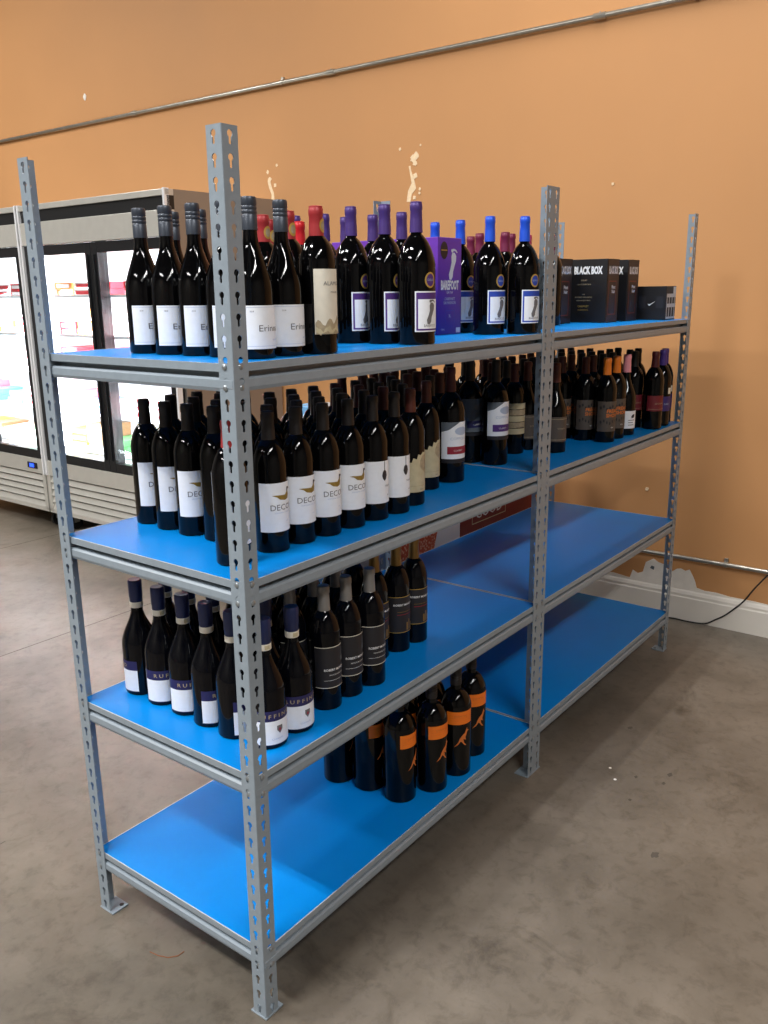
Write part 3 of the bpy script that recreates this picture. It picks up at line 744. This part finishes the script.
# ---------------------------------------------------------------- cartons standing behind the rack
def tall_carton(name, x0, x1, y0, y1, h, m, label, deco=None):
    o = empty(name, (x0, y0, 0)); tag(o, label, 'carton')
    mb = MB(); mb.box((0, 0, 0), (x1-x0, y1-y0, h), m, .002)
    if deco: deco(mb)
    mb.build('printed_box', o, recalc=False)
    f = MB(); f.box((.01, (y1-y0)/2-.001, h), (x1-x0-.01, (y1-y0)/2+.001, h+.0008), KRAFT); f.build('top_seam', o)
def deco_red(mb):
    flat(mb, text_geo('GOOD', .07, 1.05), WPR, (.235, -.001, .595), (1, 0, 0)); 
    for (a0, a1, z0, z1) in ((.09, .38, .575, .579), (.09, .38, .665, .669), (.09, .094, .575, .669), (.376, .38, .575, .669)): flat(mb, grid_geo(a0, a1, z0, z1), TAN, (0, -.001, 0), (1, 0, 0))
def deco_corn(mb):
    pts = [(.02, .40), (.18, .42), (.27, .47), (.33, .54), (.36, .62), (.34, .72), (.27, .80), (.12, .82), (.02, .8)]
    flat(mb, poly_geo(pts, 1), CORN, (0, -.001, 0), (1, 0, 0))
tall_carton('display_carton', 1.892, 2.57, .70, 1.0, .86, REDC, 'dark red carton lettered GOOD standing behind the rack', deco_red)
tall_carton('display_carton', 1.36, 1.888, .70, 1.0, .84, WHC, 'white carton with popcorn picture standing behind the rack', deco_corn)
tall_carton('display_carton', .965, 1.06, .70, .77, 1.195, LBC, 'slim light blue carton seen between necks behind second shelf')
tall_carton('display_carton', 1.08, 1.34, .70, .86, 1.13, mat('grey_carton', (150, 150, 150), .5), 'grey carton carrying two snack pouches behind second shelf')
for (x, m, lb) in ((1.26, 'g', 'green snack pouch lying on the grey carton'), (1.14, 'w', 'pale grey snack pouch lying on the grey carton')):
    mb = MB(); bm = bmesh.new(); bmesh.ops.create_uvsphere(bm, u_segments=16, v_segments=8, radius=1)
    for v in bm.verts: v.co = Vector((v.co.x*.045, v.co.y*.07, .028+v.co.z*.028*(1-.5*abs(v.co.y))))
    mb.bm(bm, mat('green_pouch', (70, 130, 60), .35) if m == 'g' else mat('grey_pouch', (170, 170, 172), .35))
    o = mb.build('snack_pouch', None, True); o.location = (x, .775, 1.1315); tag(o, lb, 'snack pouch')

# ---------------------------------------------------------------- room
def struct(name, mb, **k):
    o = mb.build(name, **k); o['kind'] = 'structure'; return o
RX0, RY0, RY1, RH = -6.5, -6.0, 9.0, 5.2
mb = MB(); mb.box((RX0, RY0, -.1), (WX, RY1, 0), FLOORM); fl = struct('floor', mb)
mb = MB(); mb.box((WX, RY0, 0), (WX+.15, RY1, RH), WALLM); we = struct('wall_right', mb)
mb = MB(); mb.box((RX0-.15, RY0, 0), (RX0, RY1, RH), WALLG); struct('wall_left', mb)
mb = MB(); mb.box((RX0, RY0-.15, 0), (WX, RY0, RH), WALLG); struct('wall_front', mb)
mb = MB(); mb.box((RX0, RY1, 0), (WX, RY1+.15, RH), WALLG); struct('wall_back', mb)
mb = MB(); mb.box((RX0, RY0, RH), (WX, RY1, RH+.1), CEILM); struct('ceiling', mb)
# baseboard: flat board with an eased, stepped top
pr = [(0, 0), (-.014, 0), (-.014, .112), (-.011, .118), (-.011, .130), (-.006, .142), (0, .150)]
vs = []; n = len(pr)
for yy in (RY0, 2.62):
    vs += [(WX+a, yy, b) for a, b in pr]
mb = MB(); mb.add(vs, [[i, (i+1) % n, n+(i+1) % n, n+i] for i in range(n)]+[list(range(n)), list(range(n, 2*n))], WHITEPT); struct('baseboard_right', mb)
# saw-cut joints in the slab
mb = MB()
for y in (3.38, 1.93):
    pass
for (p, q) in (((-3.5, 4.62), (2.0, 3.0)),): pass
for (x0, x1, y0, y1, w) in ((-6.4, WX, 2.352, 2.352, .0035), (-6.4, WX, 3.90, 3.95, .0035), (-6.4, -.0, 1.06, 1.075, .002), (-2.0, -2.0, -5.9, 8.9, .0035)):
    if x0 != x1: mb.add([(x0, y0-w, .0006), (x1, y1-w, .0006), (x1, y1+w, .0006), (x0, y0+w, .0006)], [[0, 1, 2, 3]], mat('joint_filler', (84, 78, 70), .8))
    else: mb.add([(x0-w, y0, .0006), (x0+w, y0, .0006), (x0+w, y1, .0006), (x0-w, y1, .0006)], [[0, 1, 2, 3]], mat('joint_filler', (84, 78, 70), .8))
o = mb.build('slab_joint', fl, recalc=False)
mb = MB(); tw = [(-.027, .375), (-.023, .348), (-.013, .324), (.005, .309), (.023, .308)]
mb.tube([(x, y, .0012) for x, y in tw], .0011, mat('rust_scratch', (140, 84, 52), .8), 6); mb.build('scratch_mark', fl)
for (x, y, s_) in ((1.415, -.284, .008), (1.492, -.369, .012), (1.716, -.144, .012), (1.277, -.318, .007), (1.058, -.478, .015), (1.43, -.37, .008)):
    mb = MB(); n_ = 11; mb.add([(x+s_*(1+.35*sin(k*2.3+x*9))*cos(2*PI*k/n_), y+s_*.7*(1+.3*sin(k*3.1+y*7))*sin(2*PI*k/n_), .0007) for k in range(n_)], [list(range(n_))], mat('oil_spot', (86, 79, 70), .6)); mb.build('oil_stain', fl, recalc=False)
for (x, y) in ((1.417, -.194), (1.36, -.235), (.43, 2.02)):
    mb = MB(); mb.lathe([(.005, .0004), (.004, .0018), (0, .0022)], PLASTER, 8, x, y); mb.build('paint_fleck', fl)
# plaster patches on the wall
PN = [0]
def patch(pts, m, th=.0012):
    PN[0] += 1; th += .00012*PN[0]
    g = poly_geo(pts, 9); mb = MB(); v0 = [(WX-th, -a, b) for a, b in g[0]]
    k = len(pts); vs = [(WX-th, -a, b) for a, b in pts]+[(WX, -a, b) for a, b in pts]
    bm = bmesh.new(); vv = [bm.verts.new(p) for p in vs[:k]]; bm.faces.new(vv).normal_update(); bmesh.ops.triangulate(bm, faces=bm.faces[:], ngon_method='EAR_CLIP'); mb.bm(bm, m)
    mb.add(vs, [[i, (i+1) % k, k+(i+1) % k, k+i] for i in range(k)], m)
    o = mb.build('plaster_patch', we); return o
BIG = [(-.51, .149), (-.489, .158), (-.421, .168), (-.334, .158), (-.321, .201), (-.295, .188), (-.27, .200), (-.258, .252), (-.221, .276), (-.195, .262), (-.171, .257), (-.150, .236), (-.126, .229), (-.105, .246), (-.086, .251), (-.065, .243), (-.045, .253), (-.028, .225), (-.015, .199), (-.006, .170), (.03, .162), (.084, .164), (.145, .157), (.251, .157), (.315, .154), (.4, .149)]
patch(BIG, PLASTER)
patch([(-.235, .226), (-.228, .240), (-.214, .236), (-.216, .220)], SLATE, .0016)
patch([(-2.694, 2.222), (-2.708, 2.212), (-2.712, 2.195), (-2.702, 2.158), (-2.684, 2.121), (-2.688, 2.08), (-2.660, 2.078), (-2.665, 2.127), (-2.684, 2.171), (-2.690, 2.196), (-2.676, 2.208)], PLASTC)
patch([(-1.672, 2.190), (-1.662, 2.147), (-1.653, 2.104), (-1.676, 2.068), (-1.686, 2.013), (-1.661, 2.011), (-1.651, 2.050), (-1.625, 2.075), (-1.637, 2.121), (-1.656, 2.166), (-1.661, 2.192)], PLASTC)
def blob(a, z, r, m=PLASTC, q=0.):
    patch([(a+r*(1+.25*sin(3*k+a*50))*cos(2*PI*k/12), z+r*(1.1+.25*sin(2*k+z*40))*sin(2*PI*k/12)) for k in range(12)], m)
for (a, z, r) in ((-2.709, 2.249, .010), (-2.633, 2.281, .008), (-2.652, 2.171, .010), (-1.643, 2.225, .017), (-1.624, 2.238, .016), (-1.632, 2.203, .013), (-1.630, 2.139, .013), (-1.728, 2.28, .007), (-1.595, 2.287, .005), (-1.600, 2.071, .007), (-1.603, 2.051, .006), (-1.635, 2.031, .009), (-1.602, 1.967, .006), (-.527, 2.013, .006), (-.276, .616, .008), (.109, 2.62, .006)): blob(a, z, r)
blob(-4.448, 2.89, .018, PLASTER)
# conduits
def conduit(z, y0, y1, r, straps, couplings, label):
    o = empty('electrical_conduit', (WX-.018, y0, z)); tag(o, label, 'conduit')
    L = y1-y0
    mb = MB(); mb.tube([(0, 0, 0), (0, L, 0)], r, CONDM, 14); mb.build('pipe', o, True)
    for y in straps:
        mb = MB(); mb.tube([(0, y-y0-.008, 0), (0, y-y0+.008, 0)], r+.0025, CONDM, 14); mb.box((r*.2, y-y0-.008, r), (.0175, y-y0+.008, r+.018), CONDM, .001); mb.build('strap', o)
    for y in couplings:
        mb = MB(); mb.tube([(0, y-y0-.028, 0), (0, y-y0+.028, 0)], r+.0035, CONDM, 14)
        mb.lathe([(.003, r), (.003, r+.008), (0, r+.008)], CONDM, 8, 0, y-y0); mb.build('coupling', o)
    return o
conduit(2.715, -2.5, 8.9, .0115, (2.55, .2), (.62, 2.18, 3.9), 'thin galvanised conduit running high along the orange wall')
conduit(.312, -5.5, 2.60, .0105, (-.12, -1.6), (.47,), 'thin galvanised conduit running low along the wall above the baseboard')

# ---------------------------------------------------------------- glass-door coolers
CX, CY0, CY1, CH = 2.05, 2.646, 4.062, 2.088
def cooler_build(label):
    o = empty('glass_door_cooler', (CX, CY0, 0)); tag(o, label, 'cooler', 'glass door coolers along the wall')
    Wd = CY1-CY0; dp = WX-.02-CX
    mb = MB()      # cabinet: back, sides, top, bottom
    mb.box((.06, 0, .14), (dp, .035, CH), INOXD); mb.box((.06, Wd-.035, .14), (dp, Wd, CH), INOXD)
    mb.box((dp-.04, .035, .14), (dp, Wd-.035, CH), LINER); mb.box((.06, .035, CH-.05), (dp-.04, Wd-.035, CH), INOX); mb.box((.03, .035, .14), (dp-.04, Wd-.035, .50), INOXD)
    mb.box((.10, .035, .50), (dp-.04, .045, CH-.05), LINER); mb.box((.10, Wd-.045, .50), (dp-.04, Wd-.035, CH-.05), LINER); mb.box((.10, .035, .50), (dp-.04, Wd-.035, .51), LINER); mb.box((.10, .035, CH-.24), (dp-.04, Wd-.035, CH-.23), LINER)
    mb.build('cabinet', o)
    mb = MB(); mb.box((.0, 0, 1.850), (.06, Wd, 1.985), INOX, .002); mb.box((.012, 0, 1.985), (.06, Wd, 2.055), BLACK); mb.box((0, 0, 2.055), (.06, Wd, CH), INOX, .002); mb.build('header_panel', o)
    for y in (0, Wd-.014):
        mb = MB(); mb.box((-.006, y, .385), (.03, y+.014, CH+.004), TRIMW, .002); mb.build('corner_trim', o)
    mb = MB(); mb.box((.004, 0, .385), (.05, Wd, .485), INOX, .002); mb.box((.03, .02, .15), (.05, Wd-.02, .385), BLACK)
    for k in range(5):
        z0 = .158+.0455*k
        mb.add([(.004, .03, z0), (.004, Wd-.03, z0), (.018, .03, z0+.034), (.018, Wd-.03, z0+.034), (.030, .03, z0), (.030, Wd-.03, z0), (.030, .03, z0+.034), (.030, Wd-.03, z0+.034)], [[0, 1, 3, 2], [2, 3, 7, 6], [0, 4, 5, 1]], INOX)
    mb.box((.002, 0, .14), (.05, .035, .385), INOX); mb.box((.002, Wd-.035, .14), (.05, Wd, .385), INOX); mb.box((.002, 0, .13), (.05, Wd, .158), INOX)
    mb.build('louvred_grille', o, recalc=False)
    mb = MB(); mb.box((-.002, Wd*.06, .415), (.004, Wd*.06+.115, .455), BLACK, .002); k = mb.build('controller', o)
    mb = MB(); mb.box((-.004, Wd*.06+.035, .423), (-.002, Wd*.06+.085, .447), LCD); mb.build('display', k)
    mb = MB(); mb.box((.07, Wd/2-.03, .50), (.10, Wd/2+.03, 1.85), BLACKG); mb.box((.07, .03, .50), (.10, .06, 1.85), BLACKG); mb.box((.07, Wd-.06, .50), (.10, Wd-.03, 1.85), BLACKG); mb.build('mullion', o)
    hw = Wd/2
    for d_ in range(2):
        y0 = .016+d_*(hw-.016); y1 = y0+hw-.018; fw = .058
        mb = MB(); mb.box((.008, y0, .487), (.058, y0+fw, 1.846), BLACKG, .003); mb.box((.008, y1-fw, .487), (.058, y1, 1.846), BLACKG, .003)
        mb.box((.010, y0+fw, .487), (.056, y1-fw, .487+fw), BLACKG); mb.box((.010, y0+fw, 1.846-fw), (.056, y1-fw, 1.846), BLACKG); dr = mb.build('door', o)
        mb = MB(); mb.box((.030, y0+fw, .487+fw), (.036, y1-fw, 1.846-fw), DGLASS); mb.build('glass_pane', dr)
        yh = y1-.03 if d_ == 0 else y0+.03
        mb = MB(); mb.box((-.004, yh-.007, .56), (.010, yh+.007, 1.78), BLACK, .003); mb.build('handle', dr)
        mb = MB(); yl = y0+.055 if d_ == 0 else y1-.055
        mb.box((.104, yl-.008, .58), (.112, yl+.008, 1.78), mat('led_strip', (255, 255, 255), .5, emit=(235, 242, 255), es=10)); mb.build('led_strip', o)
    for k in range(5):
        z = .56+.245*k
        mb = MB()
        for j in range(20): mb.box((.13+j*.031, .05, z), (.135+j*.031, Wd-.05, z+.005), WIRE)
        mb.box((.125, .05, z-.006), (.130, Wd-.05, z+.012), WIRE)
        mb.build('wire_shelf', o)
    for (x, y) in ((.12, .1), (.12, Wd-.1), (dp-.12, .1), (dp-.12, Wd-.1)):
        mb = MB(); mb.tube([(x, y-.014, .045), (x, y+.014, .045)], .045, BLACK, 16); mb.box((x-.02, y-.02, .05), (x+.02, y-.0145, .14), INOX); mb.box((x-.02, y+.0145, .05), (x+.02, y+.02, .14), INOX); mb.build('caster', o)
    return o
ck = cooler_build('stainless glass-door cooler nearer the rack, its plain end panel showing')
KIDS[ck] = children(ck)
for c in KIDS[ck]:
    KIDS[c] = children(c)
    for c2 in KIDS[c]: KIDS[c2] = []
c2 = copy_tree(ck); c2.location = (CX, CY1+.018, 0); c2['label'] = 'stainless glass-door cooler cut off by the left edge, blue display lit'
CARTC = {'red': (196, 40, 52), 'white': (228, 228, 230), 'orange': (222, 130, 50), 'green': (86, 150, 90), 'yellow': (222, 190, 60), 'brown': (160, 120, 84), 'pink': (226, 120, 130), 'blue': (90, 130, 190)}
PACKS = [['yellow', 'white', 'green', 'brown'], ['pink', 'white', 'white', 'blue'], ['red', 'white', 'pink', 'white'], ['red', 'white', 'white', 'orange'], ['orange', 'white', 'red', 'white']]
shn = ['bottom', 'second', 'middle', 'fourth', 'top']
for ci, (cy, cn) in enumerate(((CY0, 'near'), (CY1+.018, 'far left'))):
    for k in range(5):
        for dd in range(2):
            for j in range(3):
                c = PACKS[k][(j+2*dd+ci) % 4]
                n = random.choice((2, 3, 4)) if k < 4 else 2
                y = cy+.075+dd*.708+j*.195; z = .56+.245*k+.0055
                for q in range(n):
                    hh = .042; mb = MB(); mb.box((0, 0, 0), (.22, .175, hh-.001), mat('pack_'+c, CARTC[c], .5), .002)
                    mb.box((-.0006, .02, .008), (0, .155, .030), mat('pack_'+('white' if c != 'white' else 'red'), CARTC['white' if c != 'white' else 'red'], .5))
                    o = mb.build('frozen_carton'); o.location = (CX+.16+random.uniform(0, .02), y+random.uniform(-.003, .003), z+q*hh)
                    tag(o, f"{c} frozen food box, {['lowest','second up','third up','fourth up'][q]} in {['right','middle','left'][j]} stack, {shn[k]} shelf, {cn} cooler {['right','left'][dd]} door", 'frozen food box', 'boxes stacked inside the coolers')
# ---------------------------------------------------------------- power cord
mb = MB(); pts = [(2.60, .20, .004), (2.70, .185, .004), (2.80, .16, .004), (2.86, .115, .004), (2.862, .04, .004), (2.866, -.02, .005), (2.870, -.06, .012), (2.872, -.095, .036), (2.873, -.128, .060), (2.875, -.161, .092), (2.876, -.213, .152), (2.874, -.250, .214), (2.858, -.300, .29), (2.854, -.36, .37), (2.87, -.42, .50)]
def cr(P, n=5):
    P = [Vector(p) for p in P]; out = []
    for i in range(len(P)-1):
        a, b, c, d = P[max(i-1, 0)], P[i], P[i+1], P[min(i+2, len(P)-1)]
        for k in range(n):
            t = k/n; out.append(.5*((2*b)+(c-a)*t+(2*a-5*b+4*c-d)*t*t+(3*b-a-3*c+d)*t**3))
    return out+[P[-1]]
mb.tube(cr(pts), .0036, CORDM, 8); o = mb.build('power_cord', None, True); tag(o, 'thin black cord lying on the floor and rising up the baseboard at right', 'cord')
# ---------------------------------------------------------------- lights
def area(name, loc, target, sx, sy, watts, col=(1, .985, .965)):
    l = bpy.data.lights.new(name, 'AREA'); l.shape = 'RECTANGLE'; l.size = sx; l.size_y = sy; l.energy = watts; l.color = col
    o = bpy.data.objects.new(name, l); COL.objects.link(o); o.location = loc
    d = Vector(target)-Vector(loc); o.rotation_euler = d.to_track_quat('-Z', 'Y').to_euler(); return o
def lamp_down(name, x, y, z, sx, sy, w, col=(1, .97, .93)):
    return area(name, (x, y, z), (x, y, 0), sx, sy, w, col)
def pair(name, x, y, z, along, length, w, col=(1, .985, .965)):
    for s_ in (-.12, .12):
        if along == 'x': lamp_down(name, x, y+s_, z, length, .05, w/2, col)
        else: lamp_down(name, x+s_, y, z, .05, length, w/2, col)
pair('front_strip', -1.3, -3.3, 4.4, 'x', 2.4, 125)
pair('overhead_strip', 1.5, .38, 4.7, 'x', 2.4, 74)
pair('left_strip', -2.6, .5, 4.8, 'y', 1.2, 150)
pair('left_strip', -2.6, 3.6, 4.8, 'y', 2.4, 150)
pair('back_strip', -.2, 5.9, 4.6, 'x', 2.6, 150)
pair('far_left_strip', -5.2, 1.0, 4.8, 'y', 2.4, 120)
pair('far_front_strip', -4.2, -3.6, 4.8, 'x', 2.4, 30)
area('cooler_glow_near', (CX+.12, (CY0+CY1)/2, 1.2), (CX+.8, (CY0+CY1)/2, 1.1), 1.2, 1.2, 85, (.92, .96, 1))
area('cooler_glow_far', (CX+.12, (CY0+CY1)/2+CY1-CY0+.018, 1.2), (CX+.8, (CY0+CY1)/2+CY1-CY0, 1.1), 1.2, 1.2, 85, (.92, .96, 1))
EXPO = .38

w = bpy.data.worlds.new('world'); SC.world = w; w.use_nodes = True
w.node_tree.nodes['Background'].inputs[0].default_value = (.8, .85, .9, 1); w.node_tree.nodes['Background'].inputs[1].default_value = .05
# ---------------------------------------------------------------- camera
cd = bpy.data.cameras.new('camera'); cam = bpy.data.objects.new('camera', cd); COL.objects.link(cam)
f = Vector((sin(-YAW)*cos(PITCH), cos(-YAW)*cos(PITCH), sin(PITCH))); r = f.cross(Vector((0, 0, 1))).normalized(); u = r.cross(f)
R_ = r*cos(ROLL)+u*sin(ROLL); U_ = -r*sin(ROLL)+u*cos(ROLL)
cam.matrix_world = Matrix(((R_.x, U_.x, -f.x, CAM.x), (R_.y, U_.y, -f.y, CAM.y), (R_.z, U_.z, -f.z, CAM.z), (0, 0, 0, 1)))
cd.sensor_fit = 'VERTICAL'; cd.sensor_height = 24; cd.lens = FPX*24/1024; cd.clip_start = .02; cd.clip_end = 60
SC.camera = cam
SC.view_settings.view_transform = 'Standard'; SC.view_settings.look = 'None'; SC.view_settings.gamma = 1; SC.view_settings.use_curve_mapping = False
SC.view_settings.exposure = EXPO
